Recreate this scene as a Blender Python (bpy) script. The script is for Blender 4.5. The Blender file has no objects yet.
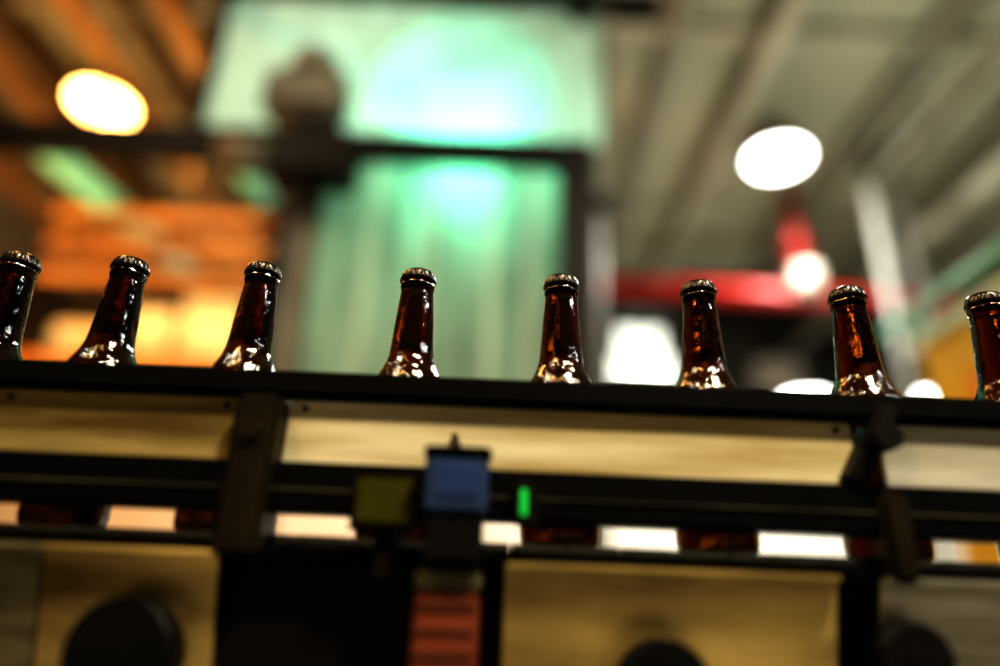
import bpy, bmesh, math, random
from mathutils import Vector, Matrix
random.seed(4)
H = 1.4   # eye height; z values below are relative to it
S = bpy.context.scene
S.view_settings.view_transform = 'Standard'
try: S.view_settings.look = 'High Contrast'
except Exception: pass
S.view_settings.exposure = -0.08

# ---------------------------------------------------------------- materials
def new_mat(name):
    m = bpy.data.materials.new(name); m.use_nodes = True
    nt = m.node_tree; b = nt.nodes.get('Principled BSDF')
    return m, nt, b
def mat(name, col, rough=.5, metal=0., noise=None, col2=None, stretch=(1,1,1), bump=0., spec=None, contrast=(.35,.65)):
    m, nt, b = new_mat(name)
    b.inputs['Base Color'].default_value = (*col,1)
    b.inputs['Roughness'].default_value = rough
    b.inputs['Metallic'].default_value = metal
    if spec is not None: b.inputs['Specular IOR Level'].default_value = spec
    if noise:
        tc = nt.nodes.new('ShaderNodeNewGeometry'); mp = nt.nodes.new('ShaderNodeMapping')
        mp.inputs['Scale'].default_value = stretch
        nz = nt.nodes.new('ShaderNodeTexNoise'); nz.inputs['Scale'].default_value = noise
        nz.inputs['Detail'].default_value = 5
        cr = nt.nodes.new('ShaderNodeValToRGB')
        c2 = col2 or tuple(c*.5 for c in col)
        cr.color_ramp.elements[0].position = contrast[0]; cr.color_ramp.elements[0].color = (*c2,1)
        cr.color_ramp.elements[1].position = contrast[1]; cr.color_ramp.elements[1].color = (*col,1)
        nt.links.new(tc.outputs['Position'], mp.inputs['Vector'])
        nt.links.new(mp.outputs[0], nz.inputs['Vector'])
        nt.links.new(nz.outputs['Fac'], cr.inputs['Fac'])
        nt.links.new(cr.outputs['Color'], b.inputs['Base Color'])
        if bump:
            bp = nt.nodes.new('ShaderNodeBump'); bp.inputs['Strength'].default_value = bump
            bp.inputs['Distance'].default_value = .01
            nt.links.new(nz.outputs['Fac'], bp.inputs['Height'])
            nt.links.new(bp.outputs[0], b.inputs['Normal'])
    return m
def emis(name, col, st):
    m, nt, b = new_mat(name)
    b.inputs['Base Color'].default_value = (*col,1)
    b.inputs['Emission Color'].default_value = (*col,1)
    b.inputs['Emission Strength'].default_value = st
    return m

M_rub = mat('black_rubber', (.006,.005,.004), .5, 0, 6, (.003,.003,.002), (1,1,10), spec=.2)
M_rail= mat('black_plastic_rail', (.004,.0036,.003), .4, spec=.15)
M_brass = mat('golden_lit_steel', (.74,.56,.22), .42, .4, 4, (.13,.085,.022), (1,1,4), .05, contrast=(.36,.66))  # golden light and its fading put into colour and dark patches
M_brassg = mat('guard_steel_dimlit', (.60,.47,.20), .42, .4, 3.5, (.15,.10,.03), (1,1,9), .05, contrast=(.36,.66))  # guard steel in weak golden light, the gloom put into its colour
M_cream = mat('brushed_steel_cream', (.95,.86,.60), .38, .35, 3.5, (.50,.38,.15), (1,1,9), .05, contrast=(.38,.62))
M_steel = mat('brushed_steel_grey', (.80,.78,.70), .36, .35, 5, (.50,.48,.40), (1,1,8), .05)
M_steeld = mat('brushed_steel_dull', (.48,.46,.40), .4, .5, 7, (.20,.19,.15), (1,1,8), .05)
M_dimst = mat('grimy_steel', (.20,.18,.11), .5, .4, 9, (.05,.04,.02), (1,1,6), .05)
M_chain = mat('chain_steel', (.60,.60,.56), .25, .9)
M_dark  = mat('dark_painted_steel', (.009,.007,.005), .5, .1, 3, (.005,.0035,.003), spec=.2)
M_brownst = mat('brown_bracket', (.032,.023,.010), .45, .2, 12, (.012,.008,.004), spec=.2)
M_gbrown = mat('grey_brown_cast_iron', (.22,.21,.17), .6, .1, 6, (.12,.11,.085))
M_blue = mat('blue_plastic', (.026,.060,.17), .45, 0, 20, (.018,.04,.11))
M_ygreen= mat('yellow_green_plastic', (.075,.068,.008), .25, 0, 14, (.03,.032,.003))
M_orange= mat('red_orange_plastic', (.20,.045,.015), .5, 0, 10, (.11,.023,.007), (1,1,6))
M_white = mat('white_plastic', (.50,.46,.40), .5)
M_ceil = mat('ceiling_panel_paint', (.33,.34,.26), .8, 0, .7, (.24,.25,.19), (1,.4,1))
M_joist= mat('joist_paint', (.36,.36,.29), .6, 0, 2, (.26,.26,.2))
M_joistd= mat('joist_dark', (.19,.19,.15), .6)
M_odark = mat('dark_timber', (.08,.04,.012), .6)
M_owood = mat('orange_lit_beam', (.62,.34,.12), .6, 0, 2, (.30,.12,.025))  # orange lamplight on the left joists put into their colour
M_mint = mat('mint_duct_paint', (.22,.66,.50), .5)
M_wallup = mat('wall_upper_paint', (.04,.04,.032), .8, 0, 1.2, (.015,.015,.012))
M_wallo = mat('wall_lower_paint', (.82,.80,.73), .8, 0, 1.0, (.66,.64,.56))
M_floor = mat('concrete_floor', (.30,.29,.26), .5, 0, 2, (.2,.19,.17))
M_red = mat('red_pipe_paint', (.30,.012,.01), .4)
M_rack = mat('orange_rack_paint', (.78,.40,.13), .45, 0, 5, (.42,.15,.03))
M_wcream = mat('warm_glow_cream', (.90,.76,.48), .8, 0, 3, (.7,.52,.28))  # cream that carries the warm light behind the rack
M_yel = mat('yellow_cabinet_paint', (.90,.50,.015), .4, 0, 2, (.75,.38,.01))
M_org = mat('orange_door_paint', (.85,.22,.005), .4)
M_pale= mat('pale_trim', (.70,.78,.66), .5)
M_gpipe = mat('galvanised_pipe', (.16,.16,.14), .5, .2)
M_shade = mat('lamp_housing', (.12,.12,.12), .4, .6)
M_cap = mat('crown_cap_metal', (.030,.025,.022), .24, .75)
M_warm = emis('warm_lamp_glass', (1,.52,.14), 26)
M_whitel = emis('white_lamp_glass', (1,.98,.92), 14)
M_tealE = emis('teal_lamp_glass', (.35,1,.75), 10)
M_win = emis('daylight_glass', (.95,1,.88), 2.0)
M_led = emis('green_led', (.01,.6,.10), .15)
M_groove = mat('groove_dark', (.04,.008,.004), .6)

def glass_mat():
    m, nt, b = new_mat('amber_bottle_glass')
    b.inputs['Base Color'].default_value = (.056,.0125,.0014,1)
    b.inputs['Transmission Weight'].default_value = 1
    b.inputs['IOR'].default_value = 1.5
    b.inputs['Roughness'].default_value = .03
    tc = nt.nodes.new('ShaderNodeTexCoord'); mp = nt.nodes.new('ShaderNodeMapping')
    mp.inputs['Scale'].default_value = (1,1,.3)
    nz = nt.nodes.new('ShaderNodeTexNoise'); nz.inputs['Scale'].default_value = 240; nz.inputs['Detail'].default_value=2
    bp = nt.nodes.new('ShaderNodeBump'); bp.inputs['Strength'].default_value=.8; bp.inputs['Distance'].default_value=.0015
    nt.links.new(tc.outputs['Object'], mp.inputs['Vector']); nt.links.new(mp.outputs[0], nz.inputs['Vector'])
    nt.links.new(nz.outputs['Fac'], bp.inputs['Height']); nt.links.new(bp.outputs[0], b.inputs['Normal'])
    return m
M_glass = glass_mat()

def poly_mat(name, col, tr, lo=.62):
    m = bpy.data.materials.new(name); m.use_nodes = True; nt = m.node_tree; nt.nodes.clear()
    out = nt.nodes.new('ShaderNodeOutputMaterial'); mx = nt.nodes.new('ShaderNodeMixShader')
    t = nt.nodes.new('ShaderNodeBsdfTranslucent'); d = nt.nodes.new('ShaderNodeBsdfDiffuse')
    g = nt.nodes.new('ShaderNodeNewGeometry'); mp = nt.nodes.new('ShaderNodeMapping'); mp.inputs['Scale'].default_value=(1,1,.25)
    nz = nt.nodes.new('ShaderNodeTexNoise'); nz.inputs['Scale'].default_value=6; nz.inputs['Detail'].default_value=5
    cr = nt.nodes.new('ShaderNodeValToRGB')
    cr.color_ramp.elements[0].position=.3; cr.color_ramp.elements[0].color=(*[c*lo for c in col],1)
    cr.color_ramp.elements[1].position=.65; cr.color_ramp.elements[1].color=(*col,1)
    nt.links.new(g.outputs['Position'], mp.inputs['Vector']); nt.links.new(mp.outputs[0], nz.inputs['Vector'])
    nt.links.new(nz.outputs['Fac'], cr.inputs['Fac'])
    nt.links.new(cr.outputs[0], t.inputs['Color']); nt.links.new(cr.outputs[0], d.inputs['Color'])
    mx.inputs[0].default_value = tr
    nt.links.new(d.outputs[0], mx.inputs[1]); nt.links.new(t.outputs[0], mx.inputs[2]); nt.links.new(mx.outputs[0], out.inputs[0])
    return m
M_poly = poly_mat('mint_polycarbonate', (.43,.54,.47), .6)
M_polyl = poly_mat('grimy_polycarbonate', (.48,.60,.52), .75, .6)
M_poly2 = poly_mat('mint_glow_disc', (.36,.60,.52), .7, .8)  # brighter mint, paints a round glow into the upper panel

# ---------------------------------------------------------------- geometry helpers
def empty(name, loc=(0,0,0)):
    e = bpy.data.objects.new(name, None); e.location = (loc[0],loc[1],loc[2]+H)
    e.empty_display_size=.05
    S.collection.objects.link(e); return e
def finish(name, bm, m, parent=None, origin=None, smooth=False):
    if origin is not None: bmesh.ops.translate(bm, verts=bm.verts, vec=-Vector(origin))
    me = bpy.data.meshes.new(name); bm.normal_update(); bm.to_mesh(me); bm.free()
    for mm in (m if isinstance(m,(list,tuple)) else [m]): me.materials.append(mm)
    if smooth:
        for p in me.polygons: p.use_smooth=True
    o = bpy.data.objects.new(name, me); S.collection.objects.link(o)
    loc = Vector(origin or (0,0,0)) + Vector((0,0,H))
    if parent:
        o.parent = parent; loc = loc - parent.location
    o.location = loc
    return o
def bx(name, x0,x1,y0,y1,z0,z1, m, parent=None, bev=0.):
    bm = bmesh.new()
    c = Vector(((x0+x1)/2,(y0+y1)/2,(z0+z1)/2))
    bmesh.ops.create_cube(bm, size=1)
    bmesh.ops.scale(bm, vec=(x1-x0,y1-y0,z1-z0), verts=bm.verts)
    if bev: bmesh.ops.bevel(bm, geom=bm.edges[:], offset=bev, segments=2, affect='EDGES')
    bmesh.ops.translate(bm, verts=bm.verts, vec=c)
    return finish(name, bm, m, parent, c)
def tube(name, p, q, r, m, parent=None, seg=24, r2=None):
    p=Vector(p); q=Vector(q); d=q-p; bm=bmesh.new()
    bmesh.ops.create_cone(bm, cap_ends=True, segments=seg, radius1=r, radius2=r if r2 is None else r2, depth=d.length)
    bmesh.ops.transform(bm, matrix=Matrix.Translation((p+q)/2) @ d.to_track_quat('Z','Y').to_matrix().to_4x4(), verts=bm.verts)
    o = finish(name, bm, m, parent, (p+q)/2)
    for f in o.data.polygons:
        if len(f.vertices)==4: f.use_smooth=True
    return o
def ngon(name, pts, m, parent):
    bm=bmesh.new(); bm.faces.new([bm.verts.new(p) for p in pts])
    c=Vector(pts[0]); return finish(name,bm,m,parent,c)
def lathe(bm, prof, seg=48, mi=0, rmod=None):
    rings=[]
    for (h,r) in prof:
        ring=[]
        for i in range(seg):
            a=2*math.pi*i/seg; rr=r if not rmod else r+rmod(h,a)
            ring.append(bm.verts.new((rr*math.cos(a),rr*math.sin(a),h)))
        rings.append(ring)
    for j in range(len(rings)-1):
        for i in range(seg):
            f=bm.faces.new((rings[j][i],rings[j][(i+1)%seg],rings[j+1][(i+1)%seg],rings[j+1][i])); f.material_index=mi; f.smooth=True
    f=bm.faces.new(list(reversed(rings[0]))); f.material_index=mi
    f=bm.faces.new(rings[-1]); f.material_index=mi

# ---------------------------------------------------------------- camera
th=math.radians(22.15); ph=math.radians(2.35)
F=Vector((0,math.cos(th),math.sin(th))); U0=Vector((0,-math.sin(th),math.cos(th))); R0=Vector((1,0,0))
R=R0*math.cos(ph)+U0*math.sin(ph); U=-R0*math.sin(ph)+U0*math.cos(ph)
cam=bpy.data.cameras.new('camera'); co=bpy.data.objects.new('camera',cam); S.collection.objects.link(co)
mw=Matrix.Identity(4)
for i in range(3):
    mw[i][0]=R[i]; mw[i][1]=U[i]; mw[i][2]=-F[i]
mw[2][3]=H
co.matrix_world=mw
cam.lens=25; cam.sensor_width=36; cam.clip_start=.02; cam.clip_end=100
cam.dof.use_dof=True; cam.dof.focus_distance=.60; cam.dof.aperture_fstop=.75
S.camera=co

# ---------------------------------------------------------------- room
XL,XR,YB,YF,ZC,ZF=-9,9,-4,9,4.2,-H
bx('floor',XL,XR,YB,YF,ZF-.1,ZF,M_floor)
bx('ceiling',XL,XR,YB,YF,ZC,ZC+.1,M_ceil)
wb=empty('wall_back',(0,YF,0))
bx('upper_paint',XL,XR,YF,YF+.1,1.7,ZC,M_wallup,wb)
bx('lower_paint',XL,XR,YF,YF+.1,ZF,1.7,M_wallo,wb)
bx('wall_left',XL-.1,XL,YB,YF,ZF,ZC,M_wallup)
bx('wall_right',XR,XR+.1,YB,YF,ZF,ZC,M_wallup)
bx('wall_front',XL,XR,YB-.1,YB,ZF,ZC,M_wallup)
w=empty('window_1',(1.97,YF,3.4))
bx('pane',1.58,2.38,YF-.03,YF-.01,2.95,3.40,M_win,w)
bx('pane_upper',1.66,2.26,YF-.03,YF-.01,3.45,3.78,M_win,w)
for z in (2.92,3.40,3.78): bx('frame_h',1.55,2.40,YF-.06,YF,z,z+.05,M_gpipe,w)
for x in (1.53,1.95,2.38): bx('frame_v',x,x+.05,YF-.06,YF,2.92,3.83,M_gpipe,w)

cj=empty('ceiling_joists',(0,2.5,ZC))
for i,x in enumerate([-8,-6.9,-5.8,-5.2,-4.75,-4.3,-3.85,-3.3,-2.9,-2.5,-2.1,-1.6,-.6,.3,1.2,1.9,3.1,3.8,4.5,5.4,6.3,7.4]):
    if -5.5<x<-1.5: m = M_owood if i%2 else M_odark
    else: m = M_joist if i%2 else M_joistd
    dz=.14 if i%3 else .26
    bx('joist',x-.05,x+.09,YB,YF,ZC-dz,ZC,m,cj)
for y in (1.5,3.9,6.4,8.2):
    bx('purlin',XL,XR,y,y+.12,ZC-.1,ZC,M_joist,cj)

for k,(x,z,r,m) in enumerate([(3.3,3.75,.05,M_joistd),(4.1,3.6,.09,M_joist),(4.9,3.8,.05,M_joistd),(5.6,3.5,.12,M_joist)]):
    p=empty('ceiling_conduit' ,(x,4,z))
    tube('run',(x,.5,z),(x,8.9,z),r,m,p)
    for y in (2,4.5,7): tube('hanger',(x,y,z),(x,y,ZC),.012,M_gpipe,p,8)

d=empty('mint_duct',(-2.65,4,2.45))
tube('run',(-2.72,3.35,2.45),(-2.50,5.3,2.45),.085,M_mint,d)
for y in (3.6,4.9): tube('hanger',(-2.62,y,2.45),(-2.62,y,ZC),.015,M_gpipe,d,8)
d=empty('mint_duct',(-1.8,4.6,2.9))
tube('run',(-1.78,3.6,2.7),(-1.70,4.7,2.7),.07,M_mint,d)
for y in (3.8,4.5): tube('hanger',(-1.74,y,2.7),(-1.74,y,ZC),.015,M_gpipe,d,8)

# ---------------------------------------------------------------- lamps
def lamp(x,y,z,r,matl,col,power,name='highbay_lamp',size=None):
    e=empty(name,(x,y,z))
    bm=bmesh.new(); lathe(bm,[(0,r),(.03,r*1.02),(.10,r*.6),(.16,r*.3),(.22,r*.28)],40)
    finish('reflector',bm,M_shade,e,None).location=(0,0,.01)
    bm=bmesh.new(); lathe(bm,[(-.05,r*.45),(-.03,r*.8),(0,r*.96),(.008,r*.96)],40)
    finish('lens',bm,matl,e,None).location=(0,0,0)
    tube('drop_rod',(x,y,z+.2),(x,y,ZC),.015,M_shade,e,8)
    if power:
        l=bpy.data.lights.new(name+'_light','AREA'); l.shape='DISK'; l.size=size or 1.8*r; l.energy=power; l.color=col
        lo=bpy.data.objects.new('bulb',l); S.collection.objects.link(lo); lo.parent=e; lo.location=(0,0,-.07)
    return e
lamp(2.40,5.08,3.84,.25,M_whitel,(1,.97,.9),170)
lamp(3.57,7.7,2.44,.25,M_whitel,(1,.97,.9),50)
lamp(5.05,7.8,2.56,.14,M_whitel,(1,.97,.9),15)
lamp(-3.50,4.85,3.94,.25,M_warm,(1,.42,.09),280)
lamp(-2.6,2.4,3.8,.25,M_warm,(1,.50,.15),40)  # unseen lamp, added to light the pallet rack
lamp(1.3,-1.2,3.4,.30,M_whitel,(1,.88,.62),250)  # unseen, added behind the camera to light the conveyor front
lamp(-1.6,-1.2,3.4,.30,M_warm,(1,.66,.28),45)  # unseen warm lamp behind the camera, added for the conveyor
lamp(-2.4,-.4,3.6,.30,M_whitel,(1,.90,.66),45)  # unseen, added to brighten the front and the cabinet's side face
lamp(4.6,-.5,3.6,.30,M_whitel,(1,.97,.9),110)  # unseen lamp, added to light the yellow cabinet
lamp(0.3,7.2,3.5,.25,M_whitel,(.9,1,.9),40)

def fill_flood(x,y,z,col,power,target,name='added_fill',base=ZF):  # added fill light on a made-up stand
    e=empty(name,(x,y,z))
    bx('housing',x-.12,x+.12,y-.04,y+.04,z-.12,z-.02,M_shade,e,.01)
    tube('post',(x,y,base),(x,y,z-.1),.02,M_shade,e,10)
    bx('base_plate',x-.15,x+.15,y-.15,y+.15,base,base+.02,M_shade,e)
    l=bpy.data.lights.new(name+'_light','AREA'); l.size=.2; l.energy=power; l.color=col
    lo=bpy.data.objects.new('bulb',l); S.collection.objects.link(lo); lo.parent=e; lo.location=(0,0,.01)
    dd=Vector(target)-Vector((x,y,z)); lo.rotation_euler=dd.to_track_quat('-Z','Y').to_euler()
fill_flood(3.0,3.0,-.4,(1,.98,.84),125,(3.0,5.0,4.2))  # added to brighten the right ceiling
fill_flood(-3.9,3.0,.2,(1,.45,.12),120,(-3.4,4.0,4.2))  # added for an orange glow on the left ceiling
fill_flood(2.5,7.0,-.6,(1,.97,.88),36,(2.0,9,-.4))  # added to brighten the back wall seen through the slot
fill_flood(-2.5,7.0,-.6,(1,.97,.88),30,(-2.0,9,-.2))  # same added wall fill, left side

# ---------------------------------------------------------------- filler machine enclosure with polycarbonate panels
en=empty('bottling_machine_enclosure',(-.4,2.6,0))
Y=2.5
bx('cross_beam',-2.3,.36,Y-.06,Y+.05,1.775,1.905,M_dark,en,.008)
bx('top_beam',-1.40,.70,Y-.05,Y+.06,2.70,2.80,M_dark,en,.008)
bx('bottom_beam',-.86,.36,Y-.05,Y+.05,.55,.65,M_dark,en,.008)
bx('post_right',.23,.36,Y-.05,Y+.05,ZF,1.80,M_dark,en,.008)
bx('post_upper',.42,.46,Y-.03,Y+.03,1.60,2.70,M_gbrown,en,.005)
bx('post_bracket',.34,.46,Y-.03,Y+.03,1.60,1.66,M_dark,en,.005)
bx('post_mid',-.86,-.76,Y-.04,Y+.04,ZF,1.82,M_gbrown,en,.008)
bx('post_left',-1.40,-1.34,Y-.03,Y+.03,1.90,2.70,M_brownst,en,.008)
bx('post_far_left',-2.38,-2.28,Y-.05,Y+.05,ZF,1.91,M_dark,en,.008)
bx('rear_post',.28,.36,3.75,3.83,ZF,2.70,M_dark,en)
bx('rear_post',-1.42,-1.34,3.75,3.83,ZF,2.70,M_dark,en)
for x in (-1.42,.28):
    bx('side_top_beam',x,x+.08,Y,3.8,2.62,2.70,M_dark,en)
bx('rear_top_beam',-1.42,.36,3.75,3.83,2.62,2.70,M_dark,en)
bx('rear_mid_beam',-1.42,.36,3.75,3.83,1.82,1.90,M_dark,en)
cx,cz,rr=-.20,2.24,.43
a0=math.acos(-(cz-1.905)/rr)
arc=[]
N=72
for i in range(N+1):
    a=-a0+2*a0*i/N
    arc.append((cx+rr*math.sin(a),Y,cz+rr*math.cos(a)))
ngon('panel_upper',[(-1.34,Y,1.905)]+arc+[(.42,Y,1.905),(.42,Y,2.70),(-1.34,Y,2.70)],M_poly,en)
ngon('glow_disc',[(p[0],Y+.01,p[2]) for p in arc],M_poly2,en)  # round glow built as a lighter disc, not a real port
bm=bmesh.new(); vv=[]
for i in range(N+1):
    a=-a0+2*a0*i/N
    vv.append([bm.verts.new((cx+r*math.sin(a),yy,cz+r*math.cos(a))) for r,yy in ((.425,Y),(.437,Y),(.437,Y-.015),(.425,Y-.015))])
for i in range(N):
    for j in range(4): bm.faces.new((vv[i][j],vv[i][(j+1)%4],vv[i+1][(j+1)%4],vv[i+1][j]))
finish('glow_disc_rim',bm,M_pale,en,(cx,Y,cz))  # rim around the added glow disc
bx('panel_lower',-.76,.23,Y-.005,Y+.005,.65,1.79,M_polyl,en)
for x in (-.55,-.30,-.05,.10):
    bx('panel_rib',x,x+.012,Y-.02,Y-.01,.65,1.775,M_pale,en)
dm=empty('drive_motor',(-.79,Y-.2,1.66))
bx('gearbox',-.95,-.60,Y-.25,Y-.07,1.56,1.77,M_dark,dm,.02)
tube('motor_can',(-.95,Y-.16,1.67),(-1.15,Y-.16,1.67),.07,M_gbrown,dm)
bx('mount',-.86,-.72,Y-.2,Y-.065,1.76,1.86,M_dark,dm)
dm=empty('drive_motor',(-.87,Y-.2,2.05))
bx('gearbox',-1.02,-.68,Y-.24,Y-.07,1.87,2.10,M_gbrown,dm,.03)
tube('motor_can',(-.84,Y-.15,2.09),(-.84,Y-.15,2.18),.10,M_gbrown,dm)
def wall_lamp(x,y,z,r,power,size,col=(.35,1,.72)):
    tube('lamp_housing',(x,y+.10,z),(x,y,z),r*.8,M_shade,en,24,r)
    tube('lamp_lens',(x,y-.006,z),(x,y-.001,z),r*.92,M_tealE,en)
    tube('lamp_bracket',(x,y+.1,z),(x,3.76,z),.02,M_shade,en,8)
    l=bpy.data.lights.new('enclosure_light','AREA'); l.shape='DISK'; l.size=size; l.energy=power; l.color=col
    lo=bpy.data.objects.new('lamp_bulb',l); S.collection.objects.link(lo); lo.parent=en
    lo.location=Vector((x,y-.02,z))-Vector((-.4,2.6,0))
    lo.rotation_euler=(Vector((0,-1,0))).to_track_quat('-Z','Y').to_euler()
wall_lamp(-.19,2.80,1.77,.10,14,.18,(.25,1,.68))
wall_lamp(-.45,3.5,2.15,.16,9,.3,(.58,1,.88))  # added fill lamp, widens the glow behind the panels
wall_lamp(-1.0,3.3,2.2,.10,6,.2,(.80,1,.86))

# ---------------------------------------------------------------- pallet rack with cream blocks (left)
rk=empty('pallet_rack',(-2.4,4.2,0))
for x in (-2.95,-1.6):
    for y in (4.0,4.7): bx('upright',x,x+.08,y,y+.08,ZF,2.50,M_brownst,rk)
for z in (1.30,1.88,2.10,2.32):
    bx('beam',-2.95,-1.52,3.96,4.02,z,z+.06,M_rack,rk)
for z in (1.30,1.88):
    bx('deck',-2.95,-1.52,4.02,4.7,z,z+.03,M_brownst,rk)
for x,wd,h in ((-2.82,.34,.28),(-2.42,.34,.40),(-2.02,.38,.50)):  # added blocks standing in for a bright warm light behind
    bx('cream_block',x,x+wd,4.08,4.6,1.33,1.33+h,M_wcream,rk,.005)
fill_flood(-1.75,3.1,.6,(1,.80,.46),26,(-1.95,4.1,1.45))  # added warm fill aimed at the rack

# ---------------------------------------------------------------- red sprinkler pipe + riser
sp=empty('sprinkler_pipe',(2,6,3.0))
tube('main',(.75,6,2.98),(6.5,6,2.9),.085,M_red,sp)
tube('riser',(2.9,6,3.0),(2.9,6,ZC),.07,M_red,sp)
tube('flange',(2.9,6,3.42),(2.9,6,3.47),.12,M_red,sp)
tube('valve_body',(2.9,5.88,2.93),(2.9,5.88,3.18),.14,M_white,sp,28,.12)
for x in (1.2,4.6): tube('hanger',(x,6,3.0),(x,6,ZC),.015,M_gpipe,sp,8)
for x,y,r in ((3.25,5.2,.05),(3.5,5.2,.04),(.62,4.2,.06)):
    c=empty('vertical_conduit',(x,y,1)); tube('run',(x,y,ZF),(x,y,ZC),r,M_gpipe,c)
vd=empty('ventilation_duct',(3,8,3.2))
bx('duct',.9,6.8,7.9,8.5,3.65,4.0,M_dark,vd,.03)
for x in (1.2,3.6,6): bx('hanger',x,x+.03,8.1,8.13,3.95,ZC,M_gpipe,vd)
sg=empty('wall_cabinet',(3.9,8.9,3.3))
bx('body',3.5,4.1,8.75,9,2.95,3.35,M_steel,sg,.02); bx('door',3.53,4.07,8.72,8.75,2.98,3.32,M_white,sg,.01)

# ---------------------------------------------------------------- yellow cabinet at right
yc=empty('yellow_machine_cabinet',(1.9,2.0,0))
bx('body',1.60,2.5,1.5,2.45,ZF,1.0,M_yel,yc,.01)
bx('top_trim',1.57,2.53,1.47,2.48,1.0,1.05,M_pale,yc,.005)
bx('side_door',1.58,1.60,1.75,2.20,.3,.82,M_org,yc,.004)
bx('door_handle',1.56,1.58,1.80,1.82,.5,.6,M_dark,yc)
tube('handrail',(1.55,1.3,1.12),(1.55,2.6,1.12),.015,M_mint,yc)
for y in (1.5,2.4): tube('handrail_post',(1.55,y,1.12),(1.59,y,1.02),.01,M_mint,yc,8)

# ---------------------------------------------------------------- conveyor
cv=empty('bottle_conveyor',(0,.54,0))
X0,X1=-1.7,1.7
bx('guide_rail_top',X0,X1,.488,.506,.1425,.1630,M_rail,cv,.004)
bx('guide_rail_lower',X0,X1,.484,.506,.060,.0945,M_rail,cv,.003)
bx('guide_lip',X0,X1,.482,.486,.0745,.0755,M_dimst,cv)
bx('guide_rail_back',X0,X1,.582,.598,.140,.160,M_rail,cv,.004)
bx('guide_rail_back_low',X0,X1,.582,.598,.082,.100,M_rail,cv,.004)
for i,(a,b,m) in enumerate([(-1.7,-1.1,M_cream),(-1.08,-.62,M_brassg),(-.60,-.375,M_dimst),(-.370,-.187,M_brassg),(-.153,.262,M_cream),(.282,.62,M_steel),(.64,1.1,M_brassg),(1.12,1.7,M_steel)]):
    bx('guard_sheet',a,b,.498,.502,.0945,.1425,m,cv,.001)
    for x in (a+.012,b-.012):
        tube('bolt',(x,.498,.136),(x,.496,.136),.0022,M_brownst,cv,6)
for x in (-.170,-.61,.63,1.11,-1.09):
    bx('bracket',x-.016,x+.016,.478,.512,.030,.142,M_brownst,cv,.004)
    tube('clamp_knob',(x,.478,.115),(x,.473,.115),.007,M_brownst,cv,16)
cl=bx('clamp_arm',.262,.276,.480,.510,.090,.158,M_dark,cv,.003); cl.rotation_euler=(0,math.radians(30),0)
tube('clamp_knob',(.272,.480,.125),(.272,.466,.125),.009,M_rub,cv,18)
bx('clamp_block',.264,.284,.476,.500,.030,.090,M_brownst,cv,.004)
bm=bmesh.new(); x=X0
while x<X1-.03:
    g=bmesh.ops.create_cube(bm,size=1); vs=g['verts']
    bmesh.ops.scale(bm,vec=(.0365,.082,.0045),verts=vs); bmesh.ops.translate(bm,vec=(x+.018,.544,.0447),verts=vs)
    g=bmesh.ops.create_cube(bm,size=1); vs=g['verts']
    bmesh.ops.scale(bm,vec=(.020,.050,.008),verts=vs); bmesh.ops.translate(bm,vec=(x+.018,.544,.0385),verts=vs)
    x+=.0381
finish('slat_chain',bm,M_chain,cv,(0,.544,.044))
bx('wear_strip_front',X0,X1,.492,.506,.0335,.0400,M_rail,cv,.001)
bx('wear_strip_back',X0,X1,.582,.596,.0335,.0425,M_rail,cv,.001)
tl=math.radians(17)  # slope added so the side frames catch less overhead light
for a,b,m in [(-1.7,-1.2,M_brass),(-1.18,-.75,M_dimst),(-.73,-.30,M_dimst),(-.298,-.182,M_brass),(.010,.232,M_brass),(.262,.62,M_steeld),(.64,1.15,M_brass),(1.17,1.7,M_dimst)]:
    bm=bmesh.new()
    yb=.488+.25*math.tan(tl)
    P=[(a,.488,.0335),(b,.488,.0335),(b,yb,-.2165),(a,yb,-.2165)]
    f=[bm.verts.new(p) for p in P]; g=[bm.verts.new((p[0],p[1]+.004,p[2])) for p in P]
    bm.faces.new(f[::-1]); bm.faces.new(g)
    for k in range(4): bm.faces.new((f[k],f[(k+1)%4],g[(k+1)%4],g[k]))
    bmesh.ops.recalc_face_normals(bm,faces=bm.faces)
    finish('side_frame',bm,m,cv,((a+b)/2,.5,-.09))
    bx('frame_flange',a,b,.481,.488,.029,.0335,m,cv,.001)
bx('side_frame_rear',X0,X1,.596,.600,-.22,.0425,M_dimst,cv)
bx('inner_beam',X0,X1,.575,.590,-.20,-.02,M_dark,cv)
bx('recess_back',-.19,.02,.515,.520,-.21,.030,M_dark,cv)
for x,z,r in ((-.231,-.030,.032),(.113,-.038,.028),(.272,-.016,.022),(-.62,-.04,.03),(.8,-.04,.03)):
    tube('drive_wheel',(x,.512,z),(x,.476,z),r,M_rub,cv,40)
    tube('wheel_hub',(x,.476,z),(x,.474,z),r*.3,M_rub,cv,24)
for x in (-1.5,-.75,.75,1.5):
    for y in (.515,.585): bx('leg',x-.02,x+.02,y-.012,y+.012,ZF,-.10,M_dimst,cv,.003)
    bx('foot',x-.05,x+.05,.48,.61,ZF,ZF+.015,M_rub,cv)

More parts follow.
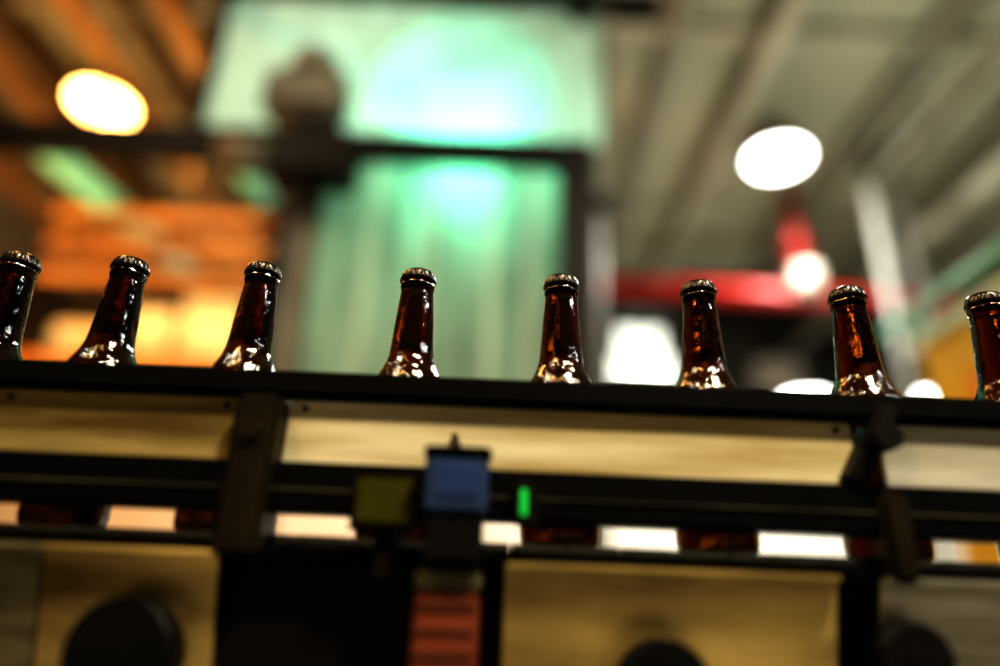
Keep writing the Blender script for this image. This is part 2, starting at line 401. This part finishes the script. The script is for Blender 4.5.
sn=empty('photoelectric_sensor',(-.025,.47,.08))
bx('body',-.0455,-.0035,.455,.476,.060,.098,M_blue,sn,.003)
bx('cover',-.047,-.002,.453,.478,.097,.103,M_rail,sn,.002)
bx('mount',-.043,-.006,.458,.484,.030,.060,M_dark,sn,.002)
bx('face_plate',-.038,-.011,.4538,.4552,.070,.090,mat('blue_plate',(.026,.052,.15),.3),sn,.0005)
tube('cable',(-.025,.465,.102),(-.030,.497,.120),.0025,M_rub,sn,10)
rf=empty('sensor_reflector',(-.072,.47,.068))
bx('lens',-.093,-.053,.474,.482,.052,.084,M_ygreen,rf,.003)
bx('frame',-.096,-.050,.480,.484,.049,.087,M_brownst,rf,.001)
bx('arm',-.078,-.066,.484,.492,.020,.06,M_dark,rf)
ld=empty('indicator_light',(.022,.48,.07))
bx('housing',.014,.030,.474,.484,.056,.086,M_dark,ld,.002)
bx('led',.018,.023,.4725,.4745,.062,.080,M_led,ld,.0008)
jb=empty('red_junction_box',(-.026,.48,-.04))
bx('body',-.047,-.006,.470,.512,-.12,.014,M_orange,jb,.002)
bx('cap',-.048,-.005,.468,.512,.014,.026,M_dimst,jb,.002)
for k in range(8):
    z=.004-k*.014
    bx('louvre',-.044,-.009,.4685,.4702,z-.0015,z+.0008,M_groove,jb)

# ---------------------------------------------------------------- bottles
prof=[(0,.022),(.001,.026),(.004,.0295),(.010,.0305),(.110,.0305),(.117,.0300),(.124,.0285),(.130,.0262),(.136,.0232),(.142,.0205),(.149,.0186),(.159,.0175),(.175,.0165),(.191,.0153),(.2057,.0140),(.2102,.0136),(.2112,.0146),(.2147,.0146),(.2162,.0134),(.2192,.0130),(.2247,.0128)]
bm=bmesh.new(); lathe(bm,prof,64,0)
dz=-.0043
def fl(h,a): 
    k=max(0,min(1,(.2305+dz-h)/.006)); return .0006*k*math.cos(21*a)
lathe(bm,[(h+dz,r) for h,r in [(.2222,.0136),(.2222,.0154),(.2235,.0153),(.2262,.0147),(.2290,.0141),(.2308,.0131),(.2320,.0110),(.2324,.004)]],126,1,fl)
bm.normal_update()
me=bpy.data.meshes.new('beer_bottle'); bm.to_mesh(me); bm.free(); me.materials.append(M_glass); me.materials.append(M_cap)
for i,x in enumerate([-.655,-.535,-.4194,-.3237,-.208,-.0729,.0517,.171,.3006,.4206,.545,.665]):
    o=bpy.data.objects.new('beer_bottle',me); S.collection.objects.link(o)
    o.rotation_euler=(0,0,random.random()*6)
    o.location=(x,.544,.0471+H)

wd=bpy.data.worlds.new('world'); S.world=wd; wd.use_nodes=True
wd.node_tree.nodes['Background'].inputs[0].default_value=(.5,.55,.5,1); wd.node_tree.nodes['Background'].inputs[1].default_value=.08
